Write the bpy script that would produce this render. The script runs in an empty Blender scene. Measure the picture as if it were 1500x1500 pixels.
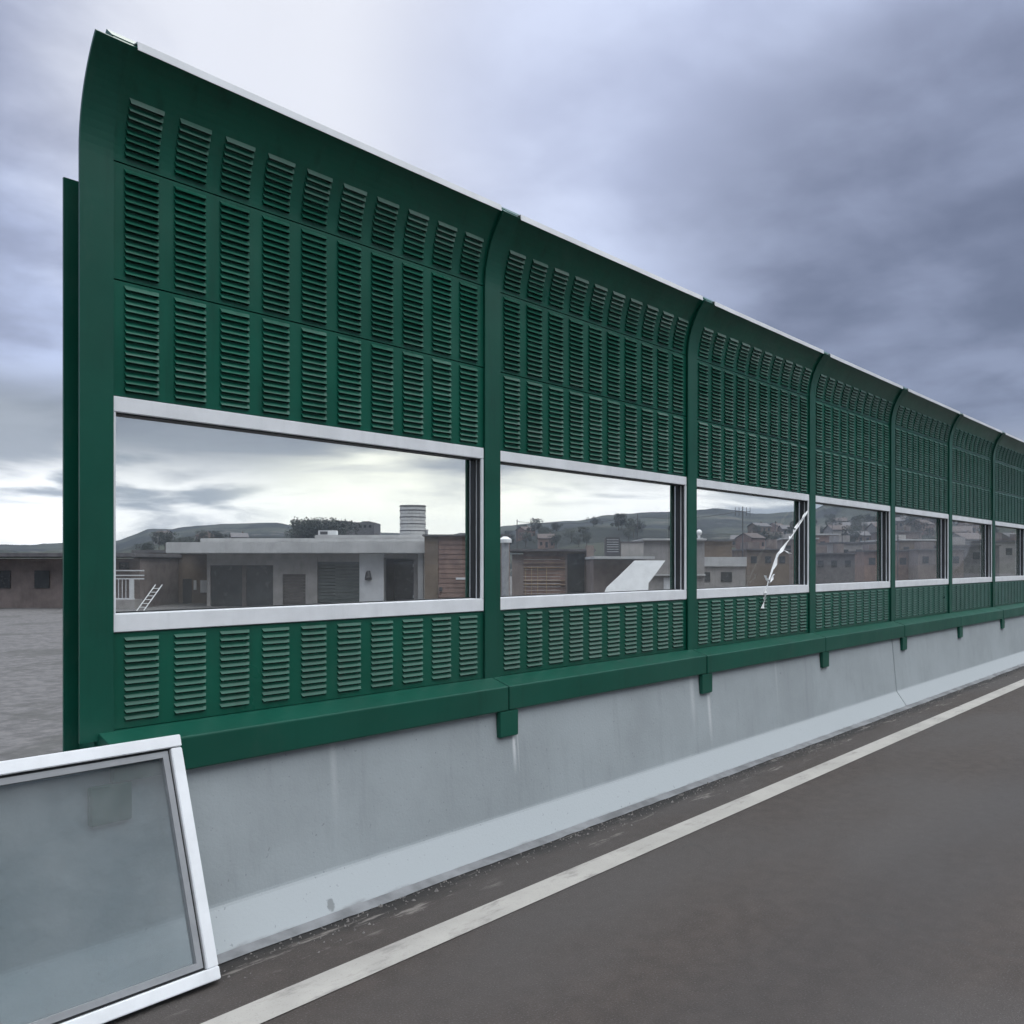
import bpy, bmesh, math, random
from mathutils import Vector, Matrix, noise

S = bpy.context.scene
COL = S.collection
R = math.radians
random.seed(7)

# ------------------------------------------------------------------ camera
F = 1296.0            # focal length in pixels of a 1500 px frame
PX, VPX, HY = 758.0, 1902.0, 826.0
TH = math.atan((VPX - PX) / F)
EYE = 1.62
cam_d = bpy.data.cameras.new('camera')
cam = bpy.data.objects.new('camera', cam_d)
COL.objects.link(cam)
cam.location = (0, 0, EYE)
cam.rotation_euler = (R(90), 0, TH - R(90))
cam_d.sensor_width = 36.0
cam_d.lens = 36.0 * F / 1500.0
cam_d.shift_x = (750 - PX) / 1500.0
cam_d.shift_y = (HY - 750) / 1500.0
cam_d.clip_start = 0.05
cam_d.clip_end = 9000
S.camera = cam
AX = Vector((math.cos(TH), math.sin(TH), 0))      # viewing axis on the ground
RT = Vector((math.sin(TH), -math.cos(TH), 0))     # to the right of it

def ground_point(px, depth):
    return AX * depth + RT * ((px - PX) / F * depth)
def height(py, depth):
    return EYE + (HY - py) / F * depth
def direction(px, py):
    return (AX * F + RT * (px - PX) + Vector((0, 0, HY - py))).normalized()

# ------------------------------------------------------------------ light
SUN_AZ_DIR = direction(640, 500)
sun_az = math.atan2(SUN_AZ_DIR.y, SUN_AZ_DIR.x)
SUN_EL = R(48)
sd = bpy.data.lights.new('sun', 'SUN')
sd.energy = 0.5
sd.angle = R(25)
sd.color = (1.0, 0.96, 0.9)
sun = bpy.data.objects.new('sun', sd)
COL.objects.link(sun)
sv = Vector((math.cos(sun_az) * math.cos(SUN_EL), math.sin(sun_az) * math.cos(SUN_EL), math.sin(SUN_EL)))
sun.rotation_euler = sv.to_track_quat('Z', 'Y').to_euler()

S.view_settings.view_transform = 'Standard'
S.view_settings.look = 'None'
S.view_settings.exposure = 0.0
S.view_settings.gamma = 1.0
S.view_settings.use_curve_mapping = False
S.cycles.max_bounces = 8
S.cycles.transparent_max_bounces = 16
S.cycles.use_denoising = True

# world: Nishita sky under a deck of procedural cloud
W = bpy.data.worlds.new('World')
S.world = W
W.use_nodes = True
nt = W.node_tree
nt.nodes.clear()
class NB:
    def __init__(s, nt): s.nt = nt; s.N = nt.nodes; s.L = nt.links
    def n(s, t, **kw):
        o = s.N.new(t)
        for k, v in kw.items(): setattr(o, k, v)
        return o
    def put(s, sock, v):
        if v is None: return
        if isinstance(v, bpy.types.NodeSocket): s.L.new(v, sock)
        else: sock.default_value = v
    def m(s, op, a, b=None, c=None, clamp=False):
        o = s.n('ShaderNodeMath', operation=op, use_clamp=clamp)
        s.put(o.inputs[0], a); s.put(o.inputs[1], b); s.put(o.inputs[2], c)
        return o.outputs[0]
    def vm(s, op, a, b=None, out=0):
        o = s.n('ShaderNodeVectorMath', operation=op)
        s.put(o.inputs[0], a); s.put(o.inputs[1], b)
        return o.outputs[out]
    def mr(s, v, a, b, c=0.0, d=1.0):
        o = s.n('ShaderNodeMapRange', interpolation_type='SMOOTHSTEP')
        for i, x in enumerate((v, a, b, c, d)): s.put(o.inputs[i], x)
        return o.outputs[0]
    def mix(s, f, a, b, blend='MIX'):
        o = s.n('ShaderNodeMix', data_type='RGBA', blend_type=blend)
        s.put(o.inputs[0], f)
        for i, v in ((6, a), (7, b)):
            if isinstance(v, tuple) and len(v) == 3: v = (*v, 1)
            s.put(o.inputs[i], v)
        return o.outputs[2]
    def noise(s, vec, scale, detail=4, rough=.5, dist=0.0):
        o = s.n('ShaderNodeTexNoise')
        s.put(o.inputs['Vector'], vec)
        o.inputs['Scale'].default_value = scale
        o.inputs['Detail'].default_value = detail
        o.inputs['Roughness'].default_value = rough
        o.inputs['Distortion'].default_value = dist
        return o.outputs['Fac']
    def comb(s, x, y, z):
        o = s.n('ShaderNodeCombineXYZ')
        for i, v in enumerate((x, y, z)): s.put(o.inputs[i], v)
        return o.outputs[0]
    def sep(s, v):
        o = s.n('ShaderNodeSeparateXYZ'); s.put(o.inputs[0], v)
        return o.outputs

b = NB(nt)
SKY_K = 10.0          # strength is 0.1
def lin(r, g, bb, k=1.0):
    f = lambda c: ((c / 255 + .055) / 1.055) ** 2.4 if c / 255 > .04045 else c / 255 / 12.92
    return (f(r) * k, f(g) * k, f(bb) * k)
tc = b.n('ShaderNodeTexCoord')
D = b.vm('NORMALIZE', tc.outputs['Generated'])
dx, dy, dz = b.sep(D)
den = b.m('ADD', b.m('MAXIMUM', dz, 0.0), 0.16)
proj = b.comb(b.m('DIVIDE', dx, den), b.m('DIVIDE', dy, den), 0.0)
n1 = b.noise(proj, 1.25, 4, .5, .15)
n2 = b.noise(b.vm('ADD', proj, (3.1, 7.7, 1.3)), 3.0, 5, .52, .15)
cl = b.m('ADD', b.m('MULTIPLY', n1, .6), b.m('MULTIPLY', n2, .4))
cl = b.mr(cl, .38, .62)
def lobe(px, py, lo):      # a soft patch of the deck round a direction of the world
    d = b.vm('DOT_PRODUCT', D, tuple(direction(px, py)), out=1)
    return b.mr(d, lo, 1.0)
puff = b.m('MULTIPLY', b.m('SUBTRACT', n2, .5), .07)
bright = b.mr(b.m('ADD', b.vm('DOT_PRODUCT', D, tuple(direction(500, 90)), out=1), puff), .935, .995)
mid = lobe(960, 150, .945)
dark = lobe(1440, 540, .900)
col = b.mix(cl, lin(150, 158, 186, SKY_K), lin(204, 217, 250, SKY_K))
col = b.mix(b.m('MULTIPLY', bright, .92), col, lin(243, 246, 255, SKY_K))
col = b.mix(b.m('MULTIPLY', mid, .9), col, b.mix(cl, lin(184, 194, 224, SKY_K), lin(216, 227, 255, SKY_K)))
dk = b.mix(cl, lin(94, 102, 127, SKY_K), lin(138, 147, 174, SKY_K))
# layered band above the horizon
band = b.comb(b.m('MULTIPLY', dx, 3.0), b.m('MULTIPLY', dy, 3.0), b.m('MULTIPLY', dz, 15.0))
n3 = b.noise(band, 1.5, 5, .5, .4)
low = b.mix(b.mr(n3, .42, .56), lin(172, 181, 190, SKY_K), lin(255, 255, 252, SKY_K * 1.6))
low = b.mix(b.m('MULTIPLY', lobe(620, 735, .972), .92), low, lin(255, 255, 238, SKY_K * 1.65))
shelf = b.mr(b.m('ADD', dz, b.m('MULTIPLY', b.m('SUBTRACT', n3, .5), .16)), .075, .135)
col2 = b.mix(b.mr(n3, .35, .65), lin(134, 141, 152, SKY_K), lin(166, 173, 182, SKY_K))
low = b.mix(shelf, low, col2)
col = b.mix(b.mr(dz, .15, .21), low, col)
col = b.mix(b.m('MULTIPLY', dark, b.mr(dz, .09, .15)), col, dk)
# the deck is thinner and brighter straight overhead and behind the road
# unseen dark low sky added on the camera's side to dim the overhang
south = b.m('MULTIPLY', b.mr(dy, .25, -.35), b.mr(dz, .42, .62, 1.0, 0.0))
col = b.mix(b.m('MULTIPLY', south, .9), col, lin(56, 60, 68, SKY_K))
over = b.mr(b.m('ADD', b.m('MULTIPLY', dz, .96), b.m('MULTIPLY', dy, -.28)), .60, 1.0)
col = b.mix(over, col, (42.0, 43.5, 45.5))
# unseen bright sky patch added high along the road to brighten the louvres
brk = b.mr(b.vm('DOT_PRODUCT', D, tuple(Vector((.70, -.34, .63)).normalized()), out=1), .91, .985)
col = b.mix(b.m('MULTIPLY', brk, .9), col, (27.0, 28.0, 29.0))
sky = b.n('ShaderNodeTexSky')
sky.sky_type = 'NISHITA'
sky.sun_disc = False
sky.sun_elevation = SUN_EL
sky.sun_rotation = R(90) - sun_az
col = b.mix(.93, sky.outputs[0], col)
bg = b.n('ShaderNodeBackground')
b.L.new(col, bg.inputs[0])
bg.inputs[1].default_value = 0.1
wo = b.n('ShaderNodeOutputWorld')
b.L.new(bg.outputs[0], wo.inputs[0])

# ------------------------------------------------------------------ materials
def mat(name, color, rough=.6, var=.18, scale=6.0, metallic=0.0, bump=0.0, bscale=40.0, spec=.5, color2=None, streak=0.0, extra=None, lots=0.0):
    m = bpy.data.materials.new(name)
    m.use_nodes = True
    nb = NB(m.node_tree)
    p = m.node_tree.nodes['Principled BSDF']
    pos = nb.n('ShaderNodeNewGeometry').outputs['Position']
    f = nb.noise(pos, scale, 5, .6)
    f = nb.mr(f, .3, .7)
    c1 = tuple(c * (1 - var) for c in color)
    c2 = color2 or tuple(c * (1 + var) for c in color)
    c = nb.mix(f, c1, c2)
    if streak:
        st = nb.noise(nb.vm('MULTIPLY', pos, (14, 14, 1.1)), 1.0, 4, .6)
        c = nb.mix(nb.m('MULTIPLY', nb.mr(st, .52, .75), streak), c, tuple(x * .45 for x in color))
    if extra: c = extra(nb, pos, c)
    if lots:
        oi = nb.n('ShaderNodeObjectInfo').outputs['Random']
        c = nb.mix(nb.m('MULTIPLY', oi, lots), c, tuple(x * .5 for x in color))
        fade = nb.noise(nb.vm('MULTIPLY', pos, (.9, 1, 1.4)), 1.0, 4, .55)
        c = nb.mix(nb.m('MULTIPLY', nb.mr(fade, .48, .75), .22), c, (.035, .10, .075))
        dust = nb.noise(nb.vm('MULTIPLY', pos, (5, 5, 2)), 1.0, 6, .7)
        c = nb.mix(nb.m('MULTIPLY', nb.mr(dust, .55, .8), .12), c, (.12, .13, .12))
    nb.put(p.inputs['Base Color'], c)
    rr = nb.noise(pos, scale * 1.7, 3, .6)
    nb.put(p.inputs['Roughness'], nb.m('ADD', rough - .1, nb.m('MULTIPLY', rr, .2)))
    p.inputs['Metallic'].default_value = metallic
    p.inputs['Specular IOR Level'].default_value = spec
    if bump:
        bn = nb.n('ShaderNodeBump')
        bn.inputs['Strength'].default_value = 1.0
        bn.inputs['Distance'].default_value = bump
        nb.put(bn.inputs['Height'], nb.noise(pos, bscale, 4, .6))
        nb.L.new(bn.outputs[0], p.inputs['Normal'])
    return m

GREEN = (.004, .080, .050)
M = {}
M['green'] = mat('green_paint', (.005, .090, .056), .32, .12, 2.2, spec=.34, bump=.0016, bscale=7, streak=.45, lots=.35)
M['green_post'] = mat('green_post_paint', (.005, .082, .053), .42, .10, 2.0, spec=.33, bump=.0012, bscale=9, streak=.4, lots=.3)
M['alu'] = mat('white_aluminium', (.78, .80, .81), .38, .06, 5, bump=.0004, bscale=30, streak=.12)
M['flash'] = mat('silver_flashing', (.66, .68, .69), .35, .08, 4, bump=.0006, bscale=20)
M['rubber'] = mat('dark_rubber', (.018, .02, .021), .5, .2, 8)
M['grey_seal'] = mat('grey_seal', (.26, .27, .28), .5, .1, 8)
def barrier_dirt(nb, pos, c):
    x, y, z = nb.sep(pos)
    # colour a little paler on the sloping foot than on the face above
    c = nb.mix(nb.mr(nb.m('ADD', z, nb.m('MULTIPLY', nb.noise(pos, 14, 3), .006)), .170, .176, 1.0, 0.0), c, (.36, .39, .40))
    # pale runs of lime water under two of the brackets and rusty scuffs
    for (x0, w, z0, z1, k) in ((3.895, .022, .36, .58, 1.0), (3.93, .010, .30, .6, .4), (6.19, .035, .14, .50, .6), (5.95, .05, .3, .62, .35), (2.6, .03, .3, .7, .25), (7.4, .03, .25, .7, .2)):
        a = nb.m('ABSOLUTE', nb.m('SUBTRACT', x, x0))
        a = nb.mr(a, 0.0, w, 1.0, 0.0)
        zz = nb.mr(z, z0, z1)
        c = nb.mix(nb.m('MULTIPLY', nb.m('MULTIPLY', a, zz), k), c, (.66, .68, .68))
    # splash dirt along the foot
    g = nb.noise(nb.vm('MULTIPLY', pos, (3.0, 3.0, 9.0)), 1.6, 6, .65)
    foot = nb.mr(nb.m('ADD', z, nb.m('MULTIPLY', nb.m('SUBTRACT', g, .5), .05)), .004, .026, 1.0, 0.0)
    c = nb.mix(nb.m('MULTIPLY', foot, .75), c, (.17, .165, .16))
    dd = nb.vm('LENGTH', nb.vm('MULTIPLY', nb.vm('SUBTRACT', nb.comb(x, 0.0, z), (2.49, 0, .05)), (1, 0, .8)), out=1)
    dd = nb.m('ADD', dd, nb.m('MULTIPLY', nb.m('SUBTRACT', nb.noise(pos, 40, 4), .5), .04))
    c = nb.mix(nb.m('MULTIPLY', nb.mr(dd, .012, .024, 1.0, 0.0), .7), c, (.13, .14, .14))
    pore = nb.noise(pos, 55, 2, .5)
    c = nb.mix(nb.m('MULTIPLY', nb.mr(pore, .70, .74), .5), c, (.16, .17, .17))
    sp = nb.noise(pos, 5.0, 2, .5)
    c = nb.mix(nb.m('MULTIPLY', nb.mr(sp, .76, .80), .8), c, (.12, .12, .12))
    return c
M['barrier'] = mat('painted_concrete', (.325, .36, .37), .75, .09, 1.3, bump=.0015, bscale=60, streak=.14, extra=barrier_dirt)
M['lip'] = mat('gutter_concrete', (.17, .175, .18), .8, .3, 5, bump=.004, bscale=30)
def road_dirt(nb, pos, c):
    x, y, z = nb.sep(pos)
    big = nb.noise(nb.vm('MULTIPLY', pos, (.35, .9, 1)), 1.0, 3, .5)
    c = nb.mix(nb.mr(big, .35, .65), c, (.066, .059, .055))
    grit = nb.noise(pos, 130, 3, .75)
    c = nb.mix(nb.m('MULTIPLY', nb.mr(grit, .55, .70), .6), c, (.17, .165, .16))
    c = nb.mix(nb.m('MULTIPLY', nb.mr(nb.noise(nb.vm('ADD', pos, (5, 3, 1)), 150, 3, .75), .56, .7), .6), c, (.022, .021, .021))
    trk = nb.m('ABSOLUTE', nb.m('SUBTRACT', nb.m('ADD', y, nb.m('MULTIPLY', big, .3)), 1.55))
    c = nb.mix(nb.m('MULTIPLY', nb.mr(trk, .1, .5, 1.0, 0.0), .3), c, (.045, .043, .043))
    g = nb.noise(nb.vm('MULTIPLY', pos, (1.2, 8, 1)), 1.0, 6, .65)
    edge = nb.mr(nb.m('ADD', y, nb.m('MULTIPLY', nb.m('SUBTRACT', g, .5), .28)), 3.10, 3.25)
    c = nb.mix(nb.m('MULTIPLY', edge, .95), c, (.024, .023, .022))
    sand = nb.noise(nb.vm('MULTIPLY', pos, (1.6, 10, 1)), 1.3, 6, .7)
    sm = nb.m('MULTIPLY', nb.mr(y, 2.98, 3.1), nb.mr(sand, .56, .66))
    c = nb.mix(nb.m('MULTIPLY', sm, .7), c, (.24, .22, .20))
    vo = nb.n('ShaderNodeTexVoronoi', feature='DISTANCE_TO_EDGE')
    wv = nb.n('ShaderNodeTexNoise'); nb.put(wv.inputs['Vector'], pos); wv.inputs['Scale'].default_value = 2.2; wv.inputs['Detail'].default_value = 5
    nb.put(vo.inputs['Vector'], nb.vm('ADD', pos, nb.vm('MULTIPLY', wv.outputs['Color'], (.5, .5, 0))))
    vo.inputs['Scale'].default_value = .55
    ck = nb.m('MULTIPLY', nb.mr(vo.outputs['Distance'], 0.0, .006, 1.0, 0.0), nb.mr(nb.noise(pos, .8, 2), .5, .62))
    return nb.mix(nb.m('MULTIPLY', ck, .6), c, (.05, .048, .046))
M['road'] = mat('asphalt', (.056, .046, .040), .82, .14, 9, bump=.005, bscale=130, spec=.35, extra=road_dirt)
def line_wear(nb, pos, c):
    g = nb.noise(nb.vm('MULTIPLY', pos, (2.0, 6, 1)), 1.6, 7, .7)
    c = nb.mix(nb.m('MULTIPLY', nb.mr(g, .52, .72), .7), c, (.15, .14, .13))
    s = nb.noise(pos, 120, 3, .7)
    return nb.mix(nb.m('MULTIPLY', nb.mr(s, .58, .7), .55), c, (.17, .165, .16))
M['grit'] = mat('grit_stones', (.16, .15, .14), .9, .4, 60)
M['line'] = mat('road_paint', (.36, .345, .315), .7, .1, 3, bump=.001, bscale=150, extra=line_wear)

def glass_mat(name, tint, dirt):
    m = bpy.data.materials.new(name); m.use_nodes = True
    nb = NB(m.node_tree); nb.N.clear()
    out = nb.n('ShaderNodeOutputMaterial')
    tr = nb.n('ShaderNodeBsdfTransparent'); tr.inputs[0].default_value = (*tint, 1)
    gl = nb.n('ShaderNodeBsdfGlossy'); gl.inputs['Roughness'].default_value = .02
    ge = nb.n('ShaderNodeNewGeometry')
    cs = nb.m('ABSOLUTE', nb.vm('DOT_PRODUCT', ge.outputs['Normal'], ge.outputs['Incoming'], out=1))
    fr = nb.m('ADD', .06, nb.m('MULTIPLY', nb.m('POWER', nb.m('SUBTRACT', 1.0, cs), 5.0), .94))
    fr = nb.m('MULTIPLY', fr, nb.m('SUBTRACT', 1.0, ge.outputs['Backfacing']))    # both faces of the sheet counted on the near one
    mx = nb.n('ShaderNodeMixShader')
    nb.L.new(fr, mx.inputs[0]); nb.L.new(tr.outputs[0], mx.inputs[1]); nb.L.new(gl.outputs[0], mx.inputs[2])
    df = nb.n('ShaderNodeBsdfDiffuse'); df.inputs[0].default_value = (.5, .52, .52, 1)
    pos = nb.n('ShaderNodeNewGeometry').outputs['Position']
    f = nb.noise(nb.vm('MULTIPLY', pos, (2.2, 2.2, 3)), 1.0, 5, .6)
    f = nb.m('MULTIPLY', nb.m('ADD', nb.m('MULTIPLY', nb.mr(f, .3, .75), .5), .5), dirt)
    m2 = nb.n('ShaderNodeMixShader')
    nb.L.new(f, m2.inputs[0]); nb.L.new(mx.outputs[0], m2.inputs[1]); nb.L.new(df.outputs[0], m2.inputs[2])
    nb.L.new(m2.outputs[0], out.inputs[0])
    return m
M['glass'] = glass_mat('window_glass', (.97, .975, .97), .035)
M['glass_lean'] = glass_mat('dusty_glass', (.80, .845, .86), .21)

# houses and land behind the barrier
M['fascia'] = mat('pale_fascia', (.46, .46, .45), .8, .12, 1.2, streak=.25)
M['stucco'] = mat('grey_stucco', (.29, .275, .26), .85, .15, 1.5, streak=.3)
M['white_wall'] = mat('white_wall', (.62, .63, .63), .8, .1, 1.5, streak=.2)
M['brown'] = mat('brown_render', (.15, .115, .085), .85, .2, 1.2, streak=.3)
M['red_brown'] = mat('red_brown_boards', (.22, .145, .12), .8, .2, 2, streak=.3)
M['dark_glass'] = mat('dark_opening', (.03, .034, .035), .25, .3, 2)
M['shutter'] = mat('dark_green_shutter', (.06, .075, .07), .6, .2, 3)
M['shutter_brown'] = mat('dark_brown_shutter', (.09, .078, .07), .6, .2, 3)
M['tan'] = mat('tan_wood', (.30, .215, .14), .7, .25, 5)
M['mauve'] = mat('mauve_grey_wall', (.185, .152, .138), .85, .2, 2, streak=.25)
M['slate'] = mat('slate_roof', (.11, .105, .108), .7, .25, 3)
M['tile'] = mat('clay_tile', (.085, .066, .06), .8, .3, 3)
M['metal'] = mat('grey_metal', (.35, .36, .37), .4, .12, 5, metallic=.3)
M['dark_metal'] = mat('dark_metal', (.06, .06, .065), .5, .2, 5)
M['white'] = mat('white_plastic', (.75, .76, .75), .55, .06, 4)
def yard_dirt(nb, pos, c):
    f = nb.noise(pos, 7.0, 8, .75)
    c = nb.mix(nb.m('MULTIPLY', nb.mr(f, .45, .7), .6), c, (.17, .16, .15))
    w = nb.noise(pos, .35, 6, .6)
    return nb.mix(nb.m('MULTIPLY', nb.mr(w, .52, .58), .6), c, (.055, .056, .05))
M['yard'] = mat('yard_concrete', (.10, .098, .096), .9, .25, 3.5, bump=.01, bscale=12, extra=yard_dirt)
M['bark'] = mat('bark', (.08, .06, .045), .9, .3, 4)
M['leaf'] = mat('dark_leaves', (.026, .034, .024), .8, .45, 1.2)
def hill_patch(nb, pos, c):
    f = nb.noise(nb.vm('MULTIPLY', pos, (.012, .012, .03)), 1.0, 6, .6)
    c = nb.mix(nb.mr(f, .46, .54), c, (.050, .056, .042))
    g = nb.noise(nb.vm('MULTIPLY', pos, (.03, .03, .06)), 1.0, 4, .6)
    return nb.mix(nb.m('MULTIPLY', nb.mr(g, .60, .66), .7), c, (.11, .105, .09))
M['hill'] = mat('wooded_slope', (.022, .026, .024), .95, .4, .08, bump=.8, bscale=.3, spec=.1, extra=hill_patch)

# ------------------------------------------------------------------ mesh helpers
class MB:
    def __init__(s): s.v = []; s.f = []
    def quad(s, a, b_, c, d):
        i = len(s.v); s.v += [tuple(a), tuple(b_), tuple(c), tuple(d)]; s.f.append((i, i + 1, i + 2, i + 3))
    def poly(s, pts):
        i = len(s.v); s.v += [tuple(p) for p in pts]; s.f.append(tuple(range(i, i + len(pts))))
    def box(s, x0, x1, y0, y1, z0, z1, bev=0.0):
        bm = bmesh.new()
        bmesh.ops.create_cube(bm, size=1)
        for v in bm.verts:
            v.co = Vector(((x0 + x1) / 2 + v.co.x * (x1 - x0), (y0 + y1) / 2 + v.co.y * (y1 - y0), (z0 + z1) / 2 + v.co.z * (z1 - z0)))
        if bev: bmesh.ops.bevel(bm, geom=bm.edges[:], offset=bev, segments=2, affect='EDGES')
        s.add_bm(bm); bm.free()
    def add_bm(s, bm):
        o = len(s.v); bm.verts.index_update()
        s.v += [tuple(v.co) for v in bm.verts]
        s.f += [tuple(o + v.index for v in f.verts) for f in bm.faces]
    def extrude_x(s, prof, x0, x1):           # closed (y,z) profile
        o = len(s.v); n = len(prof)
        s.v += [(x0, y, z) for y, z in prof] + [(x1, y, z) for y, z in prof]
        for i in range(n):
            j = (i + 1) % n
            s.f.append((o + i, o + j, o + n + j, o + n + i))
        s.f.append(tuple(o + i for i in reversed(range(n)))); s.f.append(tuple(o + n + i for i in range(n)))
    def tube(s, p0, p1, r0, r1=None, n=8):
        r1 = r0 if r1 is None else r1
        p0, p1 = Vector(p0), Vector(p1)
        q = (p1 - p0).to_track_quat('Z', 'Y')
        o = len(s.v)
        for p, r in ((p0, r0), (p1, r1)):
            for i in range(n):
                a = 2 * math.pi * i / n
                s.v.append(tuple(p + q @ Vector((r * math.cos(a), r * math.sin(a), 0))))
        for i in range(n):
            j = (i + 1) % n
            s.f.append((o + i, o + j, o + n + j, o + n + i))
        s.f.append(tuple(o + i for i in reversed(range(n)))); s.f.append(tuple(o + n + i for i in range(n)))
    def build(s, name, m, parent=None, smooth=False):
        me = bpy.data.meshes.new(name)
        me.from_pydata(s.v, [], s.f)
        bm = bmesh.new(); bm.from_mesh(me)
        bmesh.ops.recalc_face_normals(bm, faces=bm.faces)
        bm.to_mesh(me); bm.free()
        me.materials.append(m)
        if smooth:
            for p in me.polygons: p.use_smooth = True
        o = bpy.data.objects.new(name, me)
        COL.objects.link(o)
        if parent: o.parent = parent
        return o

def tag(o, label=None, cat=None, group=None, kind=None):
    for k, v in (('label', label), ('category', cat), ('group', group), ('kind', kind)):
        if v: o[k] = v
    return o
def thing(name, loc, label, cat, group=None, rz=0.0):
    o = bpy.data.objects.new(name, None)
    COL.objects.link(o)
    o.empty_display_size = .2
    o.location = loc; o.rotation_euler = (0, 0, rz)
    return tag(o, label, cat, group)
def copy_tree(o, parent=None):
    c = o.copy(); COL.objects.link(c)
    if parent: c.parent = parent
    for ch in o.children: copy_tree(ch, c)
    return c

# ------------------------------------------------------------------ setting: road and ground
DW = 3.6                     # distance of the panel plane from the camera
mb = MB(); mb.quad((-1850, -1850, -.30), (2250, -1850, -.30), (2250, 2250, -.30), (-1850, 2250, -.30))
tag(mb.build('ground', M['yard']), kind='structure')
mb = MB(); mb.box(-60, 160, -9, 3.34, -.29, 0)
tag(mb.build('road', M['road']), kind='structure')
mb = MB(); mb.quad((-60, 2.736, .004), (160, 2.736, .004), (160, 2.893, .004), (-60, 2.893, .004))
tag(mb.build('road_edge_line', M['line']), kind='structure')
# cast lip of the gutter along the foot of the barrier: ragged front edge
mb = MB()
xs = [-6 + i * .06 for i in range(700)]
for i in range(len(xs) - 1):
    e = [3.262 + .014 * noise.noise((x * 1.7, 0, 0)) + .008 * noise.noise((x * 9, 3, 0)) for x in xs[i:i + 2]]
    mb.quad((xs[i], e[0], .004), (xs[i + 1], e[1], .004), (xs[i + 1], 3.33, .018), (xs[i], 3.33, .018))
tag(mb.build('gutter_strip', M['lip']), kind='structure')

# grit washed against the foot of the barrier
mb = MB()
gr = random.Random(4)
for _ in range(900):
    x = gr.uniform(1.2, 16) if gr.random() < .6 else gr.gauss(gr.choice((2.6, 4.4, 5.9, 7.5, 9.8)), .35)
    y = 3.262 - abs(gr.gauss(0, .07)); r0 = gr.uniform(.002, .0065) * (1.8 if gr.random() < .05 else 1)
    top = (x + gr.uniform(-r0, r0) * .4, y + gr.uniform(-r0, r0) * .4, .003 + r0 * gr.uniform(.8, 1.5))
    nn = gr.choice((5, 6)); a0 = gr.uniform(0, 6)
    ringp = [(x + r0 * gr.uniform(.8, 1.4) * math.cos(a0 + 6.283 * i / nn), y + r0 * gr.uniform(.8, 1.4) * math.sin(a0 + 6.283 * i / nn), .001) for i in range(nn)]
    for i in range(nn): mb.poly((ringp[i], ringp[(i + 1) % nn], top))
tag(mb.build('gravel', M['grit']), kind='stuff')
# terrain: two ridges rising away from the road
def lerp_profile(tab, x):
    if x <= tab[0][0]: return tab[0][1]
    for (a, ya), (c, yc) in zip(tab, tab[1:]):
        if x <= c:
            t = (x - a) / (c - a); t = t * t * (3 - 2 * t)
            return ya + (yc - ya) * t
    return tab[-1][1]
RIDGE = [(-900, 790), (0, 800), (163, 795), (225, 777), (330, 771), (400, 769), (470, 778), (560, 783), (640, 787), (690, 781), (740, 772), (850, 766), (890, 758),
         (960, 752), (1050, 750), (1110, 755), (1185, 750), (1215, 739), (1240, 718), (1275, 696), (1330, 688), (1500, 690), (1900, 720), (2600, 740)]
NEAR = [(-900, 800), (163, 808), (230, 795), (300, 787), (420, 790), (560, 800), (700, 800), (800, 785), (880, 775), (960, 778), (1060, 785), (1180, 782), (1300, 770), (1500, 765), (2600, 775)]
def sst(a, c, x):
    t = min(1, max(0, (x - a) / (c - a))); return t * t * (3 - 2 * t)
def terrain_z(px, dep):
    zr = (HY - lerp_profile(RIDGE, px)) / F * 950 + EYE
    zn = (HY - lerp_profile(NEAR, px)) / F * 380 + EYE
    p = ground_point(px, dep)
    if dep < 380: z = zn * sst(110, 380, dep)
    else:
        t = sst(420, 950, dep)
        z = zn * (1 - .4 * sst(380, 500, dep)) * (1 - t) + zr * t
    k = sst(100, 300, dep)
    z += k * (2.0 * noise.fractal(p * .012, .9, 2.0, 4) + 1.1 * noise.noise(p * .07) + .5 * noise.noise(p * .2))
    if dep > 950: z -= (dep - 950) * .05
    return z - .55 * (1 - k) - .05
mb = MB()
deps = [95 + i * 12 for i in range(28)] + [431 + i * 24 for i in range(30)] + [1200, 1500]
pxs = [-900 + i * 9 for i in range(390)]
for d_ in deps:
    for p_ in pxs:
        g = ground_point(p_, d_)
        mb.v.append((g.x, g.y, terrain_z(p_, d_)))
n = len(pxs)
for i in range(len(deps) - 1):
    for j in range(n - 1):
        mb.f.append((i * n + j, i * n + j + 1, (i + 1) * n + j + 1, (i + 1) * n + j))
tag(mb.build('hills', M['hill'], smooth=True), kind='structure')

# ------------------------------------------------------------------ the concrete barrier
CF = [(3.313, 0), (3.432, .169), (3.487, .80), (3.487, .83), (3.75, .83), (3.75, -.28), (3.313, -.28)]
for k, (x0, x1, lab) in enumerate(((-6.0, 10.412, 'pale grey concrete road barrier, near length running past the leaning window to the joint'),
                                   (10.428, 34.0, 'pale grey concrete road barrier, far length beyond the dark vertical joint'))):
    mb = MB(); mb.extrude_x([(y, z) for y, z in CF], x0, x1)
    o = mb.build('concrete_barrier', M['barrier'])
    tag(o, lab, 'barrier', 'lengths of concrete barrier')
    bv = o.modifiers.new('bevel', 'BEVEL'); bv.width = .012; bv.segments = 2; bv.limit_method = 'ANGLE'; bv.angle_limit = R(25)

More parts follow.
